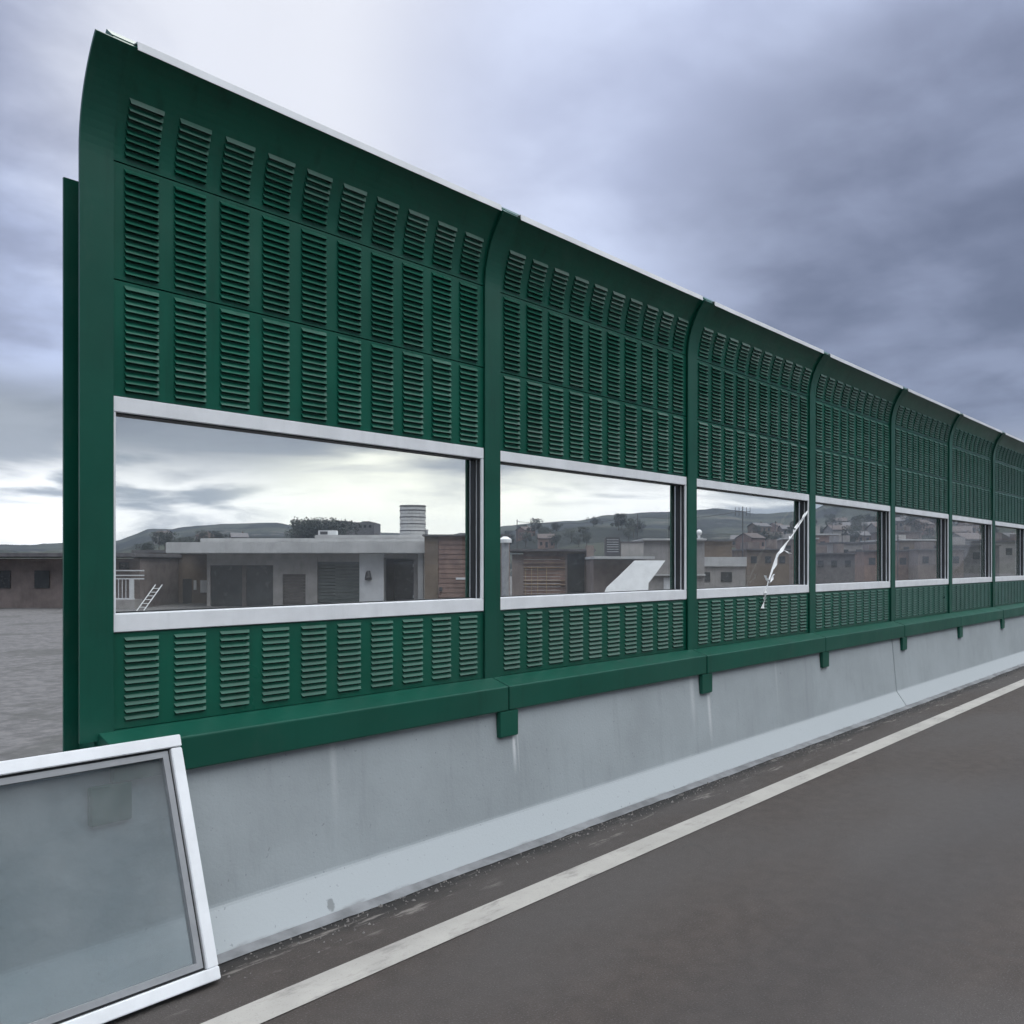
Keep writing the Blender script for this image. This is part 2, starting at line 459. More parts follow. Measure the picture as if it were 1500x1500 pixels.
# ------------------------------------------------------------------ noise barrier: posts and sections
PITCH = .640 * DW
X0 = 1.0649 * DW - PITCH          # centre of the first tall post
Z_RAIL, Z_W0, Z_W1, Z_S1, Z_S2 = .945, 1.341, 2.300, 2.774, 3.253
TIP_E, TIP_H = .150, .412
ALPHA = 2 * math.atan(TIP_E / TIP_H)
RAD = TIP_H / math.sin(ALPHA)
def prof(s):        # s is the height along the sheet; returns (y forward, z, normal y, normal z)
    if s <= Z_S2: return 0.0, s, 1.0, 0.0
    a = (s - Z_S2) / RAD
    return RAD * (1 - math.cos(a)), Z_S2 + RAD * math.sin(a), math.cos(a), -math.sin(a)
S_TIP = Z_S2 + RAD * ALPHA
def pt(x, s, nn):   # point in a section's own frame: x along, y away from the road
    y, z, ny, nz = prof(s)
    return (x, -(y + nn * ny), z + nn * nz)
def slab(mb, x0, x1, s0, s1, n0, n1):
    st = [s0] + [s for s in [Z_S2 + i * RAD * ALPHA / 14 for i in range(0, 15)] if s0 < s < s1] + [s1]
    for nn in (n0, n1):
        for a, c in zip(st, st[1:]): mb.quad(pt(x0, a, nn), pt(x1, a, nn), pt(x1, c, nn), pt(x0, c, nn))
    for x in (x0, x1):
        for a, c in zip(st, st[1:]): mb.quad(pt(x, a, n0), pt(x, c, n0), pt(x, c, n1), pt(x, a, n1))
    for s in (s0, s1): mb.quad(pt(x0, s, n0), pt(x1, s, n0), pt(x1, s, n1), pt(x0, s, n1))

def louvre_panel(name, s0, s1, rows, parent, r_lo=None, cols=10, hood=(.66, .0138)):
    mb = MB()
    xa, xb = .012, PITCH - .012
    g = .003
    s0 += g; s1 -= g
    pr = .0295
    lo = (s0 + s1 - rows * pr) / 2 if r_lo is None else s0 + r_lo
    hi = lo + rows * pr
    cx0, cw, cp = .115, .150, (PITCH - .23 - .150) / (cols - 1)
    def flat(x0, x1, a, c):
        st = [a] + [s for s in [Z_S2 + i * RAD * ALPHA / 14 for i in range(15)] if a < s < c] + [c]
        for p, q in zip(st, st[1:]): mb.quad(pt(x0, p, 0), pt(x1, p, 0), pt(x1, q, 0), pt(x0, q, 0))
    rng = random.Random(hash((round(s0 * 100), rows)) & 0xffff)
    x = xa
    for k in range(cols):
        a = cx0 + k * cp; c = a + cw
        flat(x, a, s0, s1)
        flat(a, c, s0, lo); flat(a, c, hi, s1)
        for r in range(rows):
            t = lo + (r + 1) * pr; m_ = t - pr * hood[0]; bt = t - pr
            out = hood[1] + rng.uniform(-.0015, .0015)
            e = .006
            A, B = pt(a, t, 0), pt(c, t, 0)
            C, Dd = pt(c - e, m_, out), pt(a + e, m_, out)
            mb.quad(Dd, C, B, A)                                   # hood, looks up and out
            E, G = pt(a + e, m_ + .003, -.012), pt(c - e, m_ + .003, -.012)
            mb.quad(E, G, C, Dd)                                   # underside with the slot
            H1, H2 = pt(a, bt, 0), pt(c, bt, 0)
            J1, J2 = pt(a + e, m_ - .004, -.012), pt(c - e, m_ - .004, -.012)
            mb.quad(J1, J2, G, E)
            K1, K2 = pt(a + e, m_ - .0055, 0), pt(c - e, m_ - .0055, 0)
            mb.quad(K1, K2, J2, J1)
            mb.quad(H1, H2, K2, K1)
            mb.poly((A, pt(a, m_ - .0055, 0), K1, Dd)); mb.poly((B, C, K2, pt(c, m_ - .0055, 0)))
            mb.poly((H1, K1, pt(a, m_ - .0055, 0))); mb.poly((H2, pt(c, m_ - .0055, 0), K2))
        x = c
    flat(x, xb, s0, s1)
    # rim and back of the cassette
    for s, sg in ((s0, 1), (s1, -1)):
        mb.quad(pt(xa, s, 0), pt(xb, s, 0), pt(xb, s, -.03), pt(xa, s, -.03))
    slab(mb, xa, xb, s0 - g, s1 + g, -.095, -.032)
    o = mb.build(name, M['green'], parent)
    return o

def fix_normals_out(o): pass

def window(parent, x0, x1, z0, z1, n_front=.010, n_back=-.09, glass='glass'):
    """white frame (part) with pane and rubber lining (sub-parts); y = -n"""
    tb, bb, jb = .064, .074, .021
    f = MB()
    f.box(x0, x1, -n_front, -n_back, z1 - tb, z1, .003)
    f.box(x0, x1, -n_front, -n_back, z0, z0 + bb, .003)
    f.box(x0, x0 + jb, -n_front + .001, -n_back - .001, z0 + bb, z1 - tb, .002)
    f.box(x1 - jb, x1, -n_front + .001, -n_back - .001, z0 + bb, z1 - tb, .002)
    fr = f.build('window_frame', M['alu'], parent)
    q = MB()
    yb = -n_back
    ya = -n_front + .012
    i = .006
    q.box(x0 + jb, x1 - jb, ya, yb - .018, z1 - tb - i, z1 - tb)
    q.box(x0 + jb, x0 + jb + i, ya + .03, yb - .018, z0 + bb, z1 - tb - i)
    q.box(x1 - jb - i, x1 - jb, ya, ya + .020, z0 + bb, z1 - tb - i)
    q.box(x1 - jb - i - .004, x1 - jb, ya + .034, yb - .018, z0 + bb, z1 - tb - i)
    q.box(x0 + jb, x1 - jb, yb - .030, yb - .018, z0 + bb, z0 + bb + .006)
    q.build('rubber_seal', M['rubber'], fr)
    g = MB()
    g.box(x0 + jb - .005, x1 - jb + .005, yb - .017, yb - .009, z0 + bb - .005, z1 - tb + .005)
    g.build('pane', M[glass], fr)
    return fr

def flashing(parent, x0, x1, curl=False):
    mb = MB()
    y, z, ny, nz = prof(S_TIP)
    up = Vector((0, -math.sin(ALPHA), math.cos(ALPHA)))     # along the sheet at its tip
    nrm = Vector((0, -ny, nz))
    base = Vector((0, -y, z))
    st = [x0 + (x1 - x0) * i / 24 for i in range(25)]
    prev = None
    for x in st:
        w = .0015 * noise.noise((x * 3 + 11 * len(parent.name), 0, 0))
        lift = 0.0
        if curl and x > x1 - .22: lift = ((x - x1 + .22) / .22) ** 2 * .030
        o = base + Vector((x, 0, w + lift))
        a = o + nrm * .016 - up * .006
        c = a + Vector((0, 0, 1)) * .034 + Vector((0, .004, 0))
        d_ = c + Vector((0, .11, .012))
        e = d_ + Vector((0, .0, -.004)); f_ = c + Vector((0, .003, -.004)); g_ = a + Vector((0, .003, 0))
        cur = (a, c, d_, e, f_, g_)
        if prev:
            for i in range(6): mb.quad(prev[i], prev[(i + 1) % 6], cur[(i + 1) % 6], cur[i])
        else: mb.poly(cur)
        prev = cur
    mb.poly(prev)
    return mb.build('top_flashing', M['flash'], parent)

def rail(parent, x0, x1):
    mb = MB()
    yf, yb_ = -(DW - 3.45), .10
    pf = [(yf, .905), (-.022, Z_RAIL), (yb_, Z_RAIL), (yb_, .834), (-(DW - 3.483), .834), (-(DW - 3.483), .766), (yf, .766)]
    mb.extrude_x(pf, x0, x1)
    o = mb.build('base_rail', M['green_post'], parent)
    bv = o.modifiers.new('bevel', 'BEVEL'); bv.width = .006; bv.segments = 2
    return o

def make_section(top=True, solid=False):
    t = thing('noise_barrier_section', (0, 0, 0), 'x', 'noise barrier', 'green noise barrier sections')
    if solid:
        louvre_panel('louvred_panel', .838, Z_W0, 12, t)
        louvre_panel('louvred_panel', Z_W0, Z_W0 + .479, 12, t)
        louvre_panel('louvred_panel', Z_W0 + .479, Z_W1, 12, t)
    else:
        louvre_panel('louvred_panel', Z_RAIL, Z_W0, 12, t, hood=(.46, .010))
        window(t, .059, PITCH - .068, Z_W0 + .001, Z_W1 - .001)
        rail(t, .006, PITCH - .006)
    louvre_panel('louvred_panel', Z_W1, Z_S1, 15, t)
    louvre_panel('louvred_panel', Z_S1, Z_S2, 15, t)
    if top:
        louvre_panel('louvred_panel', Z_S2, S_TIP, 8, t, r_lo=.02)
        flashing(t, .10, PITCH - .075)
    return t

first = make_section()
SEC_LABEL = {
    0: 'green louvred barrier section whose wide window looks onto the flat-roofed house with the roof box',
    1: 'green louvred barrier section whose window looks onto the brown shuttered house and tilted white sheet',
    2: 'green louvred barrier section with the torn white strip hanging down its window',
    3: 'green louvred barrier section just past the window with the torn white strip',
    4: 'green louvred barrier section, second past the window with the torn white strip',
    5: 'green louvred barrier section, third past the window with the torn white strip',
    6: 'green louvred barrier section, fourth past the window with the torn white strip',
    7: 'green louvred barrier section farthest along the road',
}
for k in range(8):
    o = first if k == 0 else copy_tree(first)
    q_ = random.Random(k * 5 + 1)
    o.location = (X0 + k * PITCH, DW + q_.uniform(-.003, .0), q_.uniform(-.003, .001))
    o.rotation_euler = (q_.uniform(-.0015, .0015), q_.uniform(-.0008, .0008), 0)
    o['label'] = SEC_LABEL[k]
def make_post():
    t = thing('steel_post', (0, 0, 0), 'x', 'post', 'green steel posts of the noise barrier')
    mb = MB()
    hw = .066
    slab(mb, -hw, hw, Z_RAIL - .03, S_TIP + .003, .022, .009)        # front flange
    slab(mb, -.006, .006, .836, 3.19, .0085, -.130)  # web
    slab(mb, -hw, hw, .836, 3.18, -.131, -.143)      # rear flange
    o = mb.build('post_beam', M['green_post'], t)
    mb = MB()
    yf = -(DW - 3.446)
    mb.box(-.080, .080, yf, -(DW - 3.478), .615, .764, .004)
    o = mb.build('bracket', M['green_post'], t)
    return t
pf = make_post()
POST_LABEL = {
    0: 'green curved steel post at the left end of the window showing the flat-roofed house',
    1: 'green curved steel post between the flat-roofed house window and the shuttered house window',
    2: 'green curved steel post left of the window with the torn white strip',
    3: 'green curved steel post right of the window with the torn white strip',
    4: 'green curved steel post, second to the right of the torn white strip',
    5: 'green curved steel post, third to the right of the torn white strip',
    6: 'green curved steel post, fourth to the right of the torn white strip',
    7: 'green curved steel post, fifth to the right of the torn white strip',
    8: 'green curved steel post farthest along the road',
}
for k in range(9):
    o = pf if k == 0 else copy_tree(pf)
    o.location = (X0 + k * PITCH, DW, 0)
    o['label'] = POST_LABEL[k]

# ------------------------------------------------------------------ window unit leaning on the barrier
WU_H, WU_W = .955, 2.19
b0, t0 = Vector((0, 3.110, .004)), Vector((0, 3.420, .880))
tilt = math.atan2(t0.y - b0.y, t0.z - b0.z)
lw = thing('window_unit', (1.80 - WU_W, b0.y + .0, b0.z + .02), 'white framed window unit leaning against the concrete barrier at the road edge', 'window')
lw.rotation_euler = (-tilt, 0, 0)
f = MB()
fw = .048
f.box(0, WU_W, 0, .055, WU_H - fw, WU_H, .003)
f.box(0, WU_W, 0, .055, 0, fw, .003)
f.box(0, fw, .001, .054, fw, WU_H - fw - .003, .003)
f.box(WU_W - fw - .0, WU_W - .001, .001, .054, fw, WU_H - fw - .004, .003)
f.build('frame', M['alu'], lw)
q = MB()
a0, a1 = fw, fw + .026
def ring(mb, o, i, y0, y1):
    mb.box(o, WU_W - o, y0, y1, WU_H - i, WU_H - o); mb.box(o, WU_W - o, y0, y1, o, i)
    mb.box(o, i, y0, y1, i, WU_H - i); mb.box(WU_W - i, WU_W - o, y0, y1, i, WU_H - i)
ring(q, fw + .001, fw + .010, .020, .04)
q.build('rubber_seal', M['rubber'], lw)
q = MB(); ring(q, fw + .0105, fw + .034, .010, .042)
q.build('glazing_bead', M['grey_seal'], lw)
g = MB(); g.box(fw + .03, WU_W - fw - .03, .026, .034, fw + .03, WU_H - fw - .03)
g.build('pane', M['glass_lean'], lw)

# ------------------------------------------------------------------ torn strip in the third window
shreds = [[(1184, 747, 1), (1178, 755, 2), (1173, 761, 5), (1169, 768, 6), (1165, 774, 3)], [(1164, 776, 2), (1162, 780, 3.5), (1161, 784, 1.5)],
          [(1158, 786, 3), (1155, 792, 7), (1150, 799, 7.5), (1145, 806, 5), (1141, 812, 3)], [(1141, 811, 4), (1138, 817, 7), (1136, 826, 5), (1133, 834, 1.5)],
          [(1148, 806, 2), (1154, 809, 4), (1158, 811, 1.5)], [(1121, 843, 1), (1124, 849, 2.5), (1128, 854, 2), (1131, 848, 1.5), (1134, 841, .8)],
          [(1122, 862, 1), (1121, 869, 1.2), (1120.5, 876, 4), (1119, 883, 6), (1117, 891, 2)],
          [(1183, 749, .7), (1160, 785, .7), (1140, 811, .7), (1131, 836, .7), (1125, 853, .7), (1121.5, 864, .7), (1120, 878, .7)]]
def pane_point(px, py, Dp):
    X = Dp * (F / math.cos(TH) ** 2 / (VPX - px) - math.tan(TH))
    dep = X * math.cos(TH) + Dp * math.sin(TH)
    return Vector((X, Dp, height(py, dep))), dep
mb = MB()
for k, sh in enumerate(shreds):
    prev = None
    for i, (px, py, w) in enumerate(sh):
        Dp = DW - .024 - .006 * math.sin(i * 1.9 + k)
        p, dep = pane_point(px, py, Dp)
        q_ = sh[min(i + 1, len(sh) - 1)]; r_ = sh[max(i - 1, 0)]
        t = Vector((pane_point(q_[0], q_[1], Dp)[0] - pane_point(r_[0], r_[1], Dp)[0])); t.y = 0; t.normalize()
        nn = Vector((t.z, 0, -t.x)) * (w * .5 / F * dep * .7)
        tw = Vector((0, .014 * math.sin(i * 2.1 + k), 0))
        a, c = p + nn + tw, p - nn - tw
        if prev: mb.quad(prev[0], prev[1], c, a)
        prev = (a, c)
o = mb.build('plastic_strip', M['white'])
tag(o, 'torn white plastic strip hanging diagonally down the third barrier window', 'strip')
sl = o.modifiers.new('solidify', 'SOLIDIFY'); sl.thickness = .0015

# ------------------------------------------------------------------ behind the barrier
RZ = TH - R(90)
GZ = -.30
class Site:
    """a thing seen square-on at a depth; boxes given by picture columns and rows at that depth"""
    def __init__(s, name, pref, Z, label, cat, group=None, base=GZ):
        s.Z, s.pref, s.base = Z, pref, base
        p = ground_point(pref, Z)
        s.o = thing(name, (p.x, p.y, base), label, cat, group, RZ)
        s.k = Z / F
    def X(s, px): return (px - s.pref) * s.k
    def H(s, py): return EYE + (HY - py) * s.k - s.base
    def box(s, mb, x0, x1, ytop, ybot, d0, d1, bev=0):
        zb = 0.0 if ybot is None else s.H(ybot)
        mb.box(s.X(x0), s.X(x1), d0, d1, zb, s.H(ytop), bev)
    def part(s, name, m, boxes, parent=None):
        groups = [[bx] for bx in boxes] if name in ('window', 'sliding_door', 'roof') else [boxes]
        for g in groups:
            mb = MB()
            for bx in g: s.box(mb, *bx)
            o = mb.build(name, M[m], parent or s.o)
        return o

# flat-roofed house
h = Site('flat_roofed_house', 440, 40, 'grey flat-roofed house with deep pale roof edge and dark shuttered openings', 'house')
h.part('roof', 'fascia', [(254, 634, 795, 811, -.9, 6.0, .03), (300, 633, 789, 795, -.6, 5.8, .03), (463, 632, 784, 789, -.3, 5.5, .03)])
h.part('wall', 'stucco', [(303, 308, 811, None, 0, 4), (308, 400, 811, 828, 0, .3), (400, 414, 811, None, 0, 4), (414, 448, 811, 841, 0, .3), (448, 465, 811, None, -.05, 4),
                          (465, 527, 811, 823, 0, .3), (563, 606, 811, 818, 0, .3), (308, 606, 811, None, 3.9, 4.1), (606, 612, 811, None, 0, 4)])
h.part('pillar', 'white_wall', [(527, 563, 811, None, -.12, .6, .02)])
h.part('column', 'fascia', [(614, 622, 811, None, -.5, -.25, .02)])
h.part('sliding_door', 'dark_glass', [(308, 354, 828, None, .1, .16), (360, 400, 828, None, .1, .16)])
h.part('door_post', 'shutter_brown', [(354, 360, 828, None, .06, .2)])
mb = MB()
for i in range(12): h.box(mb, 465, 527, 823 + i * 5, 823 + i * 5 + 4.6, .10 + .02 * (i % 2), .16 + .02 * (i % 2))
mb.build('roller_shutter', M['shutter'], h.o)
mb = MB()
for i in range(10): h.box(mb, 414, 448, 841 + i * 4.6, 841 + i * 4.6 + 4.2, .10 + .02 * (i % 2), .16 + .02 * (i % 2))
mb.build('roller_shutter', M['shutter_brown'], h.o)
mb = MB(); mb.tube((h.X(540), -.13, h.H(838)), (h.X(541), -.28, h.H(848)), .10, .16, 10); mb.box(h.X(538), h.X(543), -.16, -.11, h.H(850), h.H(836))
mb.build('wall_lamp', M['dark_metal'], h.o)
h.part('rear_door', 'dark_glass', [(568, 600, 822, None, 2.0, 2.06)])  # dark panel standing inside the recess
h.part('window', 'metal', [(604, 614, 826, 831, .2, .25), (604, 614, 872, 876, .2, .25)])
# roof box
h2 = Site('roof_tank', 601, 41.5, 'pale ribbed round tank standing on the flat house roof', 'water tank', base=EYE + (HY - 786) * 41.5 / F)
mb = MB()
rt = (h2.X(621) - h2.X(582)) / 2
zt = h2.H(740.5)
nb_ = 9
for i in range(nb_):
    z0, z1 = zt * i / nb_, zt * (i + 1) / nb_
    mb.tube((0, 1, z0), (0, 1, z0 + (z1 - z0) * .78), rt, rt, 32)
    mb.tube((0, 1, z0 + (z1 - z0) * .78), (0, 1, z1), rt * .93, rt * .93, 32)
mb.build('shell', M['fascia'], h2.o)
mb = MB(); mb.tube((0, 1, zt), (0, 1, h2.H(738.5)), rt * 1.03, rt * 1.0, 32); mb.build('lid', M['slate'], h2.o)
for i in (2, 4, 6, 8):
    mb = MB(); mb.tube((0, 1, zt * i / nb_ - .05), (0, 1, zt * i / nb_ + .0), rt * 1.012, rt * 1.012, 32); mb.build('hoop', M['dark_metal'], h2.o)
mb = MB(); mb.tube((rt + .05, .9, 0), (rt + .05, .9, zt * .25), .07); mb.tube((rt + .05, .9, zt * .22), (rt - .1, .95, zt * .22), .05); mb.build('pipe', M['metal'], h2.o)
# brown neighbour
h3 = Site('brown_house', 245, 43, 'brown rendered house left of the grey flat-roofed house', 'house')
h3.part('wall', 'brown', [(196, 304, 810, None, 0, 6)])
h3.part('parapet', 'slate', [(194, 306, 806, 810, -.15, 6.1, .02)])
h3.part('window', 'white_wall', [(284, 288, 850, 864, -.04, .02), (294, 303, 850, 868, -.04, .02)])
h3.part('door', 'dark_glass', [(268, 281, 848, None, -.03, .02)])
# grey house with balcony at the far left
h4 = Site('balcony_house', 150, 38, 'small grey house with projecting roof and railed balcony beside the first post', 'house')
h4.part('wall', 'mauve', [(-120, 196, 818, None, .6, 5)])
h4.part('roof', 'slate', [(-124, 202, 810, 816, -.3, 5.2, .02)])
h4.part('window', 'dark_glass', [(166, 180, 824, 834, .55, .62), (150, 160, 846, 880, .55, .62), (40, 62, 836, 862, .55, .62), (-20, 4, 836, 862, .55, .62)])
mb = MB()
for yy in (835, 842, 847): h4.box(mb, 140, 212, yy, yy + 1.6, -.1, -.04)
for i in range(11): h4.box(mb, 142 + i * 5.4, 142.7 + i * 5.4, 847, 877, -.09, -.05)
h4.box(mb, 191, 197, 847, 877, -.1, -.02)
h4.box(mb, 140, 198, 876, 878, -.1, -.03)
mb.build('balcony_railing', M['white_wall'], h4.o)
h4.part('balcony_floor', 'stucco', [(138, 200, 878, None, -.2, .6)])
# ladder
ld = Site('ladder', 205, 36, 'white ladder leaning beside the balcony railing', 'ladder')
mb = MB()
for dx_ in (0, .28):
    mb.tube((ld.X(200) + dx_, 0, 0), (ld.X(219) + dx_, .6, ld.H(857)), .022, None, 6)
for i in range(1, 7):
    t = i / 7
    a = Vector((ld.X(200), 0, 0)).lerp(Vector((ld.X(219), .6, ld.H(857))), t)
    mb.tube(a, a + Vector((.28, 0, 0)), .014, None, 6)
mb.build('rails_and_rungs', M['white'], ld.o)
# red brown building
h5 = Site('boarded_house', 665, 37, 'red-brown boarded house between the flat-roofed house and the second post', 'house')
h5.part('wall', 'red_brown', [(642, 745, 786, None, 0, 5)])
h5.part('corner_wall', 'brown', [(622, 642, 786, None, -.05, 5)])
h5.part('roof', 'slate', [(619, 748, 783, 786, -.2, 5.2, .02)])
mb = MB()
for i in range(14): h5.box(mb, 643, 744, 792 + i * 7, 797.8 + i * 7, -.035, .01)
mb.build('boards', M['red_brown'], h5.o)
h5.part('sign_board', 'white_wall', [(668, 689, 846, 849, -.06, -.036)])
h5.part('lamp', 'dark_metal', [(644, 648, 860, 866, -.2, -.03)])

cu = Site('condenser_unit', 480, 41, 'pale condenser unit on the flat house roof', 'air conditioner', base=height(784, 41))
cu.part('case', 'white_wall', [(466, 492, 777, None, 0, .5, .01)])
cu.part('grille', 'dark_metal', [(469, 480, 778.5, 783, -.02, .01)])
for k_, (p0, y0, Z0, p1, y1, Z1, lb) in enumerate(((757.5, 764, 60, 934, 757, 60, 'thin cable slung between the mast above the shuttered house and the pale mast'),
                                            (934, 757, 60, 1088, 748, 60, 'thin cable slung between the pale mast and the mast with the forked aerial'))):
    A_, B_ = ground_point(p0, Z0), ground_point(p1, Z1)
    A_.z, B_.z = height(y0, Z0), height(y1, Z1)
    mb = MB(); last = A_
    for i in range(1, 13):
        t = i / 12; q_ = A_.lerp(B_, t); q_.z -= 1.1 * t * (1 - t)
        mb.tube(last, q_, .014, None, 5); last = q_
    tag(mb.build('cable', M['dark_metal']), lb, 'cable', 'cables between the masts')

# second window
h6 = Site('shuttered_house', 810, 35, 'low brown house with slatted shutters and tan bars behind the second window', 'house')
h6.part('wall', 'mauve', [(750, 767, 812, None, 0, 4), (828, 858, 806, None, .02, 4), (767, 828, 808, 815, 0, 4)])
h6.part('pillar', 'mauve', [(858, 869, 799, None, -.3, .4, .02)])
h6.part('roof', 'slate', [(746, 872, 804, 808, -.25, 4.2, .02)])
mb = MB()
for i in range(16): h6.box(mb, 767, 828, 815 + i * 5, 819.3 + i * 5, .05, .10)
mb.build('slatted_shutter', M['red_brown'], h6.o)
mb = MB()
for px in (769, 778, 787, 800): h6.box(mb, px, px + 1.3, 830, None, -.02, .04)
for py in (824, 831, 850, 856): h6.box(mb, 767, 828, py, py + 1, -.03, .03)
mb.build('window_bars', M['tan'], h6.o)
h6.part('door', 'dark_glass', [(831, 856, 811, None, -.02, .02)])
st = Site('flue_pipe', 740, 33, 'grey flue pipe with a white cowl at the left of the second window', 'flue pipe')
mb = MB(); mb.tube((0, 0, 0), (0, 0, st.H(795)), .14, None, 14); mb.build('pipe', M['metal'], st.o, smooth=False)
mb = MB(); mb.tube((0, 0, st.H(795)), (0, 0, st.H(790)), .24, .24, 14); mb.tube((0, 0, st.H(790)), (0, 0, st.H(786)), .24, .08, 14); mb.build('cowl', M['white'], st.o)
# slab with plant on it
h7 = Site('concrete_outbuilding', 915, 31, 'low outbuilding with thin projecting roof slab behind the tilted white sheet', 'outbuilding')
h7.part('wall', 'mauve', [(871, 950, 820, None, .5, 4)])
h7.part('roof', 'fascia', [(869, 957, 815, 819, -.4, 4.2, .01)])
h8 = Site('condenser_unit', 897, 32, 'dark condenser unit on the outbuilding roof', 'air conditioner', base=EYE + (HY - 815) * 32 / F)
h8.part('case', 'dark_metal', [(887, 908, 787, None, 0, .5, .01)])
mb = MB()
for i in range(6): h8.box(mb, 889, 906, 790 + i * 3.5, 791.2 + i * 3.5, -.03, .005)
mb.build('grille', M['metal'], h8.o)
h9 = Site('water_tank', 926, 32, 'pale square water tank on the outbuilding roof', 'water tank', base=EYE + (HY - 815) * 32 / F)
h9.part('tank', 'stucco', [(909, 943, 795, None, 0, .8, .02)])
h9.part('lid', 'slate', [(908, 944, 793, 795, -.03, .83, .005)])
ws = Site('white_sheet', 925, 29.5, 'tilted white sheet of board standing in front of the outbuilding', 'board')
poly = [(884, 868), (888, 860), (908, 842), (930, 821), (975, 821), (962, 838), (949, 854), (948, 867)]
mb = MB()
fr = [(ws.X(x), -.25 + (870 - y) * .006, max(.0, ws.H(y))) for x, y in poly]
bk = [(x, y + .04, z) for x, y, z in fr]
mb.poly(fr); mb.poly(bk[::-1])
for i in range(len(fr)):
    j = (i + 1) % len(fr); mb.quad(fr[i], bk[i], bk[j], fr[j])
mb.build('board', M['white'], ws.o)
for px in (912, 945):
    mb = MB(); mb.tube((ws.X(px), .1, 0), (ws.X(px), .1, ws.H(838)), .03); mb.build('support', M['metal'], ws.o)
h10 = Site('grey_block_house', 985, 38, 'plain grey block house right of the water tank', 'house')
h10.part('wall', 'stucco', [(944, 1032, 792, None, 0, 6)])
h10.part('ledge', 'fascia', [(942, 1032, 841, 843.5, -.2, .0, .01)])
h10.part('roof', 'fascia', [(941, 1034, 789, 792, -.2, 6.1, .02)])
h10.part('door', 'white_wall', [(972, 992, 846, None, -.04, .02)])
# third window
h11 = Site('parapet_house', 1055, 47, 'low house with pale parapet and dark set-back storey behind the torn strip', 'house')
h11.part('wall', 'stucco', [(1012, 1092, 830, None, 0, 6)])
h11.part('parapet', 'fascia', [(1010, 1093, 816, 830, -.15, 6.1, .02)])
h11.part('upper_storey', 'brown', [(1030, 1082, 792, 816, 1.5, 5)])
h11.part('roof', 'slate', [(1028, 1084, 790, 792, 1.3, 5.2, .02)])
h11.part('window', 'dark_glass', [(1026, 1040, 838, 852, -.04, .02), (1056, 1072, 838, 852, -.04, .02)])
pl = Site('gate_pillar', 1025, 42, 'white pillar topped by a round lamp at the left of the third window', 'pillar')
pl.part('shaft', 'white_wall', [(1020.5, 1030, 788, None, 0, .32, .01)])
bm = bmesh.new(); bmesh.ops.create_icosphere(bm, subdivisions=2, radius=.15)
bmesh.ops.transform(bm, matrix=Matrix.Translation((pl.X(1025), .16, pl.H(780))), verts=bm.verts)
mb = MB(); mb.add_bm(bm); bm.free(); mb.tube((pl.X(1025), .16, pl.H(788)), (pl.X(1025), .16, pl.H(783)), .06); mb.build('globe', M['white'], pl.o, smooth=True)

def mast(px, ytop, Z, label, arms):
    s = Site('antenna_mast', px, Z, label, 'antenna', 'thin masts above the roofs')
    mb = MB(); mb.tube((0, 0, 0), (0, 0, s.H(ytop)), .045, .03, 6); mb.build('pole', M['dark_metal'], s.o)
    if arms:
        mb = MB()
        zt = s.H(ytop)
        mb.tube((-.5, 0, zt - .35), (.5, 0, zt - .35), .025, None, 6)
        for x in (-.5, -.25, .25, .5): mb.tube((x, 0, zt - .65), (x, 0, zt - .05), .018, None, 6)
        mb.build('aerial', M['dark_metal'], s.o)
mast(757.5, 761, 60, 'thin dark mast rising above the shuttered house roof', False)
mast(934, 752, 60, 'thin pale mast above the water tank', False)
mast(1088, 742, 60, 'dark mast with forked aerial in the third window', True)
mast(1315, 765, 60, 'thin dark mast in the fifth window', False)

